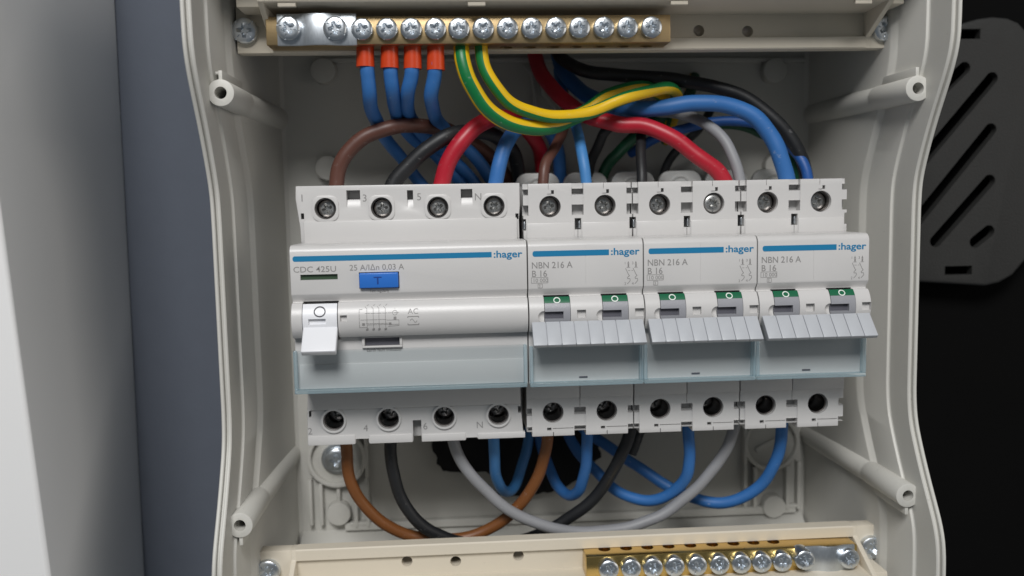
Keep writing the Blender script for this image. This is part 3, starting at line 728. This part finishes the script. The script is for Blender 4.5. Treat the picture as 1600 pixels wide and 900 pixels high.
    for k in (0, 2.3):
        u = x0 + 29.6 + k
        text_into(bm, '1' if k == 0 else '3', u - .4, 14.5, .8, 0.03); text_into(bm, '2' if k == 0 else '4', u - .4, 8.3, .8, 0.03)
        prism(bm, [(u + .55, 14.7), (u + 1.15, 14.7), (u + .85, 15.5)], 0.01, 0.05); prism(bm, [(u + .65, 13.7), (u + 1.1, 13.7), (u + 1.1, 14.6), (u + .65, 14.6)], 0.01, 0.05)
        bar2(bm, (u + .3, 13.55), (u + 1.4, 13.55), .12, 0.01, 0.05)
        for p, q in (((0, 13.3), (.9, 11.4)), ((.9, 11.4), (1.2, 11.1)), ((1.2, 11.1), (.6, 10.6)), ((.6, 10.6), (.6, 10.2)), ((.6, 10.2), (1.3, 10.2)), ((1.3, 10.2), (1.4, 9.6)), ((1.4, 9.6), (1.0, 9.1)), ((1.0, 9.1), (.5, 8.6))):
            bar2(bm, (u + p[0], p[1]), (u + q[0], q[1]), .17, 0.01, 0.05)
    u = x0 + 29.6; bar2(bm, (u + .7, 12.6), (u + 1.4, 12.6), .12, 0.01, 0.05); bar2(bm, (u + 1.8, 12.6), (u + 2.3, 12.6), .12, 0.01, 0.05)
    part('wiring_diagram', bm, M['ink'], t)
    # rail clips at the back
    for k in (0, 17.5):
        bm = B(); prism(bm, rrect(x0 + k + .9, x0 + k + 17.0, 18, 44.3, 4.2), -60.5, -58); do_bevel(bm, 0.5, 2)
        bm2 = B(); ring(bm2, x0 + k + 9, 38.6, -58.3, -57.6, 3.2, 4.3, 24)
        cl = part('rail_clip', bm, M['clip'], t); part('clip_eye', bm2, M['clip'], cl, bev=0.2)
    return t
def copy_tree(o, parent=None):
    c = o.copy(); C.objects.link(c)
    if parent: c.parent = parent
    for ch in list(o.children): copy_tree(ch, c)
    return c
mcb = make_breaker(70.0)
for i, (lab) in enumerate(('two-pole breaker between two like it, black and red wires entering its top', 'two-pole breaker at the free end of the row, thick blue wire entering its top')):
    c = copy_tree(mcb); c.location.x += 0.035 * (i + 1); c['label'] = lab; ORIGIN[c.name] = ORIGIN[mcb.name] + V3(35 * (i + 1), 0, 0)
    if i == 0:
        for ch in c.children:
            if ch.name.startswith('terminal_screw') and ch.location.y > 0 and ch.location.x > 0:
                ch.location.z += 0.0022; ch.rotation_euler.z = 0.75; ch['label'] = 'bright screw backed out almost flush with its hole'

# ---------------------------------------------------------------- black foam cable gland on the back panel
edge = []
ctr = at(800, 715, -73)
outline = [(668, 640), (674, 690), (676, 705), (684, 715), (681, 725), (692, 735), (710, 737), (735, 741), (752, 735), (770, 742), (790, 755), (775, 772), (800, 776), (830, 773), (860, 768), (885, 762), (905, 748), (920, 742), (926, 725), (940, 715), (936, 700), (938, 640)]
pts = []
for (a, b) in zip(outline, outline[1:] + outline[:1]):
    n = max(2, int(math.hypot(b[0] - a[0], b[1] - a[1]) / 6))
    for i in range(n):
        f = i / n; p = at(a[0] + (b[0] - a[0]) * f + random.uniform(-1.6, 1.6), a[1] + (b[1] - a[1]) * f + random.uniform(-1.6, 1.6), -70); pts.append((p.x, p.y))
bm = B(); prism(bm, pts, -75, -69.5)
single('cable_gland', bm, M['foam'], 'ragged black foam pad on the back panel below the wide device', 'foam pad', bev=0.25, origin=(ctr.x, ctr.y, -75))

# ---------------------------------------------------------------- wires
def spline(pts, per=10):
    P = [Vector(p) for p in pts]; P = [P[0] * 2 - P[1]] + P + [P[-1] * 2 - P[-2]]; out = []
    for i in range(1, len(P) - 2):
        a, b, c, d = P[i - 1:i + 3]
        for k in range(per):
            t = k / per
            out.append(0.5 * ((2 * b) + (c - a) * t + (2 * a - 5 * b + 4 * c - d) * t * t + (3 * b - a - 3 * c + d) * t ** 3))
    out.append(P[-2]); return out
def tube(bm, line, r, n=16, twist=None, pattern=None, cap=True):
    m = len(line); T = [(line[min(i + 1, m - 1)] - line[max(i - 1, 0)]).normalized() for i in range(m)]
    ref = V3(0, 0, 1) if abs(T[0].z) < .9 else V3(1, 0, 0)
    N = (ref - T[0] * ref.dot(T[0])).normalized(); rings = []
    for i in range(m):
        N = (N - T[i] * N.dot(T[i])).normalized(); Bn = T[i].cross(N)
        tw = twist(i / (m - 1)) if twist else 0
        rr = r(i / (m - 1)) if callable(r) else r * (1 + 0.025 * noise.noise(line[i] * 0.16))
        rings.append([bm.verts.new(line[i] + N * rr * math.cos(2 * math.pi * k / n + tw) + Bn * rr * math.sin(2 * math.pi * k / n + tw)) for k in range(n)])
    for i in range(m - 1):
        for k in range(n):
            f = bm.faces.new((rings[i][k], rings[i][(k + 1) % n], rings[i + 1][(k + 1) % n], rings[i + 1][k]))
            if pattern: f.material_index = pattern[k]
    if cap: bm.faces.new(rings[0][::-1]); bm.faces.new(rings[-1])
def wire(label, m, r, px, group=None, per=10, **kw):
    pts = [at(*p) if len(p) == 3 else Vector(p[:3]) for p in px]
    ln = spline(pts, per); sd = Vector((len(label) * 3.7, pts[0].x, 0))
    for i, p in enumerate(ln):
        e = min(1, i / 12, (len(ln) - 1 - i) / 12); p += Vector((noise.noise(p * 0.09 + sd), noise.noise(p * 0.09 + sd * 2), noise.noise(p * 0.09 - sd))) * 0.55 * e
    bm = B(); tube(bm, ln, r, **kw)
    return single('wire', bm, m, label, 'wire', group, smooth=60, origin=pts[0])
blu = 'blue wires with orange ferrules'
for k, (lab, m, px, sx) in enumerate((
    ('blue wire in the first orange ferrule, nearest the zinc link plate', M['blue'], [(571, 60, -16), (572, 85, -16), (573, 115, -16), (578, 155, -20), (589, 192, -34), (606, 222, -46), (632, 254, -54), (660, 290, -58), (690, 330, -60)], 571),
    ('blue wire in the second orange ferrule from the zinc link plate', M['blue'], [(609, 60, -16), (609, 85, -16), (610, 118, -16), (615, 150, -20), (624, 188, -36), (650, 218, -48), (685, 245, -54), (720, 285, -58), (745, 330, -60)], 609),
    ('blue wire in the third orange ferrule, bending left then right', M['blue'], [(645, 60, -16), (645, 85, -16), (644, 115, -16), (637, 150, -20), (643, 186, -36), (672, 222, -48), (705, 248, -54), (740, 285, -58), (765, 330, -60)], 645),
    ('blue wire in the fourth orange ferrule, next to the earth wires', M['blue'], [(681, 60, -16), (681, 85, -16), (679, 115, -16), (673, 155, -20), (685, 190, -36), (712, 215, -48), (745, 250, -54), (775, 290, -58), (795, 330, -60)], 681))):
    w_ = wire(lab, m, 2.25, px, blu)
    bm = B(); ya_ = at(sx, 66, -16); yb3 = at(sx, (105, 107, 108, 110)[k], -16)
    p0 = V3(ya_.x, 88.0, -16); p1 = V3(yb3.x, yb3.y, -16)
    line = [p0.lerp(p1, i / 8) for i in range(9)]
    tube(bm, line, lambda t: 2.62 + 0.22 * t * t, n=22)
    part('ferrule_sleeve', bm, M['orange'], w_, smooth=50)

# upper wires
wire('brown wire arching out of terminal 1 of the wide device', M['brown'], 2.45, [(524, 330, -29), (526, 290, -29), (530, 262, -29), (546, 234, -29), (576, 210, -29), (618, 198, -30), (655, 196, -33), (695, 202, -42), (732, 219, -52), (768, 245, -60), (790, 275, -64), (800, 310, -66)])
wire('thick black wire arching out of terminal 3 of the wide device', M['black'], 2.55, [(607, 330, -29), (614, 290, -29), (637, 262, -29), (668, 232, -29), (702, 211, -30), (738, 204, -35), (770, 210, -44), (795, 229, -54), (808, 258, -60), (814, 320, -66)])
wire('red wire rising from terminal 5 of the wide device under the earth wires', M['red'], 2.75, [(684, 330, -29), (690, 288, -29), (702, 252, -28), (724, 216, -28), (750, 193, -30), (785, 184, -38), (815, 195, -48), (838, 222, -58), (846, 250, -66), (850, 300, -68)])
wire('blue wire rising from terminal N of the wide device', M['blue'], 2.45, [(770, 330, -29), (774, 288, -29), (781, 255, -29), (793, 222, -31), (815, 196, -42), (845, 193, -50), (866, 215, -58), (873, 245, -64), (877, 300, -68)])
wire('thin brown wire into the breaker beside the wide device', M['brown'], 1.8, [(846, 330, -29), (848, 285, -29), (854, 256, -31), (868, 228, -38), (878, 205, -48), (884, 180, -56), (880, 140, -66)])
wire('light blue wire into the breaker beside the wide device', M['lblue'], 1.85, [(920, 330, -29), (917, 283, -29), (911, 245, -31), (902, 208, -38), (896, 185, -44), (880, 150, -58), (872, 110, -70)])
wire('thin black wire slanting behind the light blue wire', M['black'], 1.8, [(914, 320, -62), (922, 262, -58), (937, 220, -52), (950, 200, -50), (975, 185, -56), (990, 160, -66)])
wire('upright black wire into the middle breaker, under the red wire', M['black'], 1.75, [(1001, 330, -29), (1001, 283, -29), (1001, 240, -34), (1002, 205, -42), (996, 175, -54), (985, 140, -68)])
gp = [0 if k < 9 else 1 for k in range(24)]
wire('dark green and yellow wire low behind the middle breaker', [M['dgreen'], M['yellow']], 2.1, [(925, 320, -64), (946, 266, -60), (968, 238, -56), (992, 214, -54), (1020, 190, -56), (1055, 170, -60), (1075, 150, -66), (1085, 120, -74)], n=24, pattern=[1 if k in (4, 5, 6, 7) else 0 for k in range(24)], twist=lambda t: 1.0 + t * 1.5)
wire('red wire running from the upper holder down to the middle breaker', M['red'], 2.7, [(826, 40, -66), (838, 92, -60), (849, 122, -54), (876, 152, -46), (915, 180, -40), (962, 192, -36), (1012, 198, -34), (1060, 222, -31), (1100, 252, -29), (1128, 278, -28), (1150, 330, -28)])
wire('grey wire bending into the middle breaker beside the red wire', M['grey'], 1.9, [(1160, 330, -29), (1156, 282, -29), (1148, 250, -30), (1128, 215, -33), (1098, 190, -39), (1060, 178, -46), (1030, 176, -54), (1000, 170, -66)])
wire('thick blue wire curving across to the end breaker', M['blue'], 2.75, [(868, 70, -70), (880, 112, -62), (905, 140, -56), (940, 160, -46), (985, 171, -38), (1035, 169, -34), (1085, 161, -32), (1135, 164, -31), (1178, 182, -30), (1206, 212, -29), (1222, 250, -28), (1231, 284, -28), (1236, 330, -28)])
wire('thin blue wire passing below the thick blue wire at the end breaker', M['dblue'], 1.75, [(985, 240, -64), (1020, 218, -56), (1065, 203, -50), (1115, 191, -46), (1165, 190, -42), (1210, 206, -38), (1240, 232, -34), (1258, 262, -31), (1264, 290, -30), (1266, 330, -30)])
wire('dark green wire tucked behind the blue wires at the end breaker', M['dgreen'], 1.7, [(1100, 195, -56), (1150, 196, -50), (1190, 208, -46), (1222, 226, -42), (1242, 255, -38), (1250, 290, -36), (1252, 330, -36)])
wire('long black wire sweeping over the others to the end breaker', M['black'], 2.25, [(858, 60, -66), (878, 92, -56), (905, 107, -48), (945, 115, -44), (1000, 120, -42), (1060, 125, -40), (1120, 136, -38), (1170, 156, -36), (1212, 188, -34), (1240, 222, -33), (1256, 258, -33), (1262, 300, -33), (1264, 340, -33)])
wire('short black wire low behind the red wire, beside the dark green one', M['black'], 1.6, [(1028, 310, -64), (1040, 262, -60), (1062, 232, -57), (1090, 205, -60), (1112, 170, -68)])
# earth wires
GYP = [1 if min(k % 18, 18 - k % 18 - 1) < 4 else 0 for k in range(36)]
wire('green and yellow earth wire, outer of the two hanging from the brass bar', [M['yellow'], M['egreen']], 2.45, [(719, 50, -16), (720, 74, -16), (723, 100, -15), (735, 134, -15), (757, 166, -17), (793, 191, -20), (838, 199, -24), (880, 191, -29), (918, 172, -33), (952, 150, -35), (985, 139, -37), (1015, 140, -42), (1035, 150, -50), (1040, 175, -60), (1030, 210, -70)], per=12, n=36,
     pattern=GYP, twist=lambda t: 0.12 + 0.7 * t + 5.0 * max(0, min(t, .66) - .46))
wire('green and yellow earth wire, inner of the two hanging from the brass bar', [M['yellow'], M['egreen']], 2.05, [(751, 50, -16), (752, 74, -16), (757, 104, -16), (774, 136, -16), (803, 163, -18), (845, 181, -21), (890, 182, -24), (935, 171, -26), (980, 153, -28), (1020, 140, -30), (1046, 139, -33), (1057, 152, -42), (1052, 185, -58), (1040, 220, -70)], per=12, n=36,
     pattern=GYP, twist=lambda t: 0.5 + 0.8 * t + 4.0 * max(0, min(t, .75) - .48))

# lower wires
wire('brown wire looping from terminal 2 of the wide device', M['tan'], 2.0, [(540, 650, -29), (540, 700, -30), (545, 740, -31), (563, 782, -33), (597, 817, -35), (640, 836, -37), (700, 842, -38), (752, 832, -38), (795, 806, -37), (828, 768, -35), (847, 725, -33), (854, 690, -31), (855, 640, -30)])
wire('black wire looping from terminal 4 of the wide device', M['black'], 2.1, [(611, 650, -29), (611, 695, -29), (614, 735, -30), (626, 776, -31), (651, 813, -32), (692, 838, -34), (750, 852, -38), (820, 844, -42), (875, 818, -40), (925, 780, -37), (958, 738, -34), (977, 700, -32), (990, 650, -31)])
wire('grey wire looping from terminal 6 of the wide device', M['grey'], 1.95, [(706, 640, -29), (709, 692, -29), (729, 733, -29), (762, 771, -30), (808, 803, -31), (862, 825, -32), (925, 831, -33), (990, 822, -33), (1045, 797, -33), (1092, 757, -32), (1126, 714, -31), (1146, 672, -30), (1156, 630, -30)])
wire('blue wire in a narrow loop from terminal N of the wide device', M['lblue'], 1.9, [(771, 640, -29), (771, 690, -30), (774, 735, -34), (784, 765, -42), (797, 767, -50), (811, 742, -56), (822, 705, -60), (830, 650, -63)])
wire('blue wire in a narrow loop under the breaker beside the wide device', M['blue'], 1.95, [(917, 640, -29), (917, 688, -30), (914, 732, -33), (905, 764, -38), (889, 774, -44), (871, 758, -50), (857, 728, -55), (845, 690, -60), (838, 640, -64)])
wire('blue wire from the middle breaker passing before its neighbour', M['blue'], 2.0, [(1073, 630, -29), (1075, 675, -29), (1077, 715, -30), (1067, 752, -33), (1040, 776, -37), (1005, 781, -41), (968, 769, -46), (934, 740, -52), (905, 708, -57), (885, 670, -61), (870, 640, -64)])
wire('blue wire looping widest, from the end breaker past the right bracket', M['blue'], 2.05, [(1222, 625, -29), (1221, 672, -29), (1214, 716, -31), (1194, 752, -34), (1162, 777, -37), (1122, 786, -40), (1080, 778, -44), (1038, 756, -48), (990, 724, -52), (948, 696, -56), (915, 672, -60), (890, 650, -63)])
bm = B(); a = at(985, 690, -34)
tube(bm, spline([at(1002, 660, -40), at(992, 690, -38), at(985, 708, -38)]), 2.3)
single('tape_wrap', bm, M['black'], 'stub of black tape beside the black wire under the middle breaker', 'tape', smooth=50, origin=a)
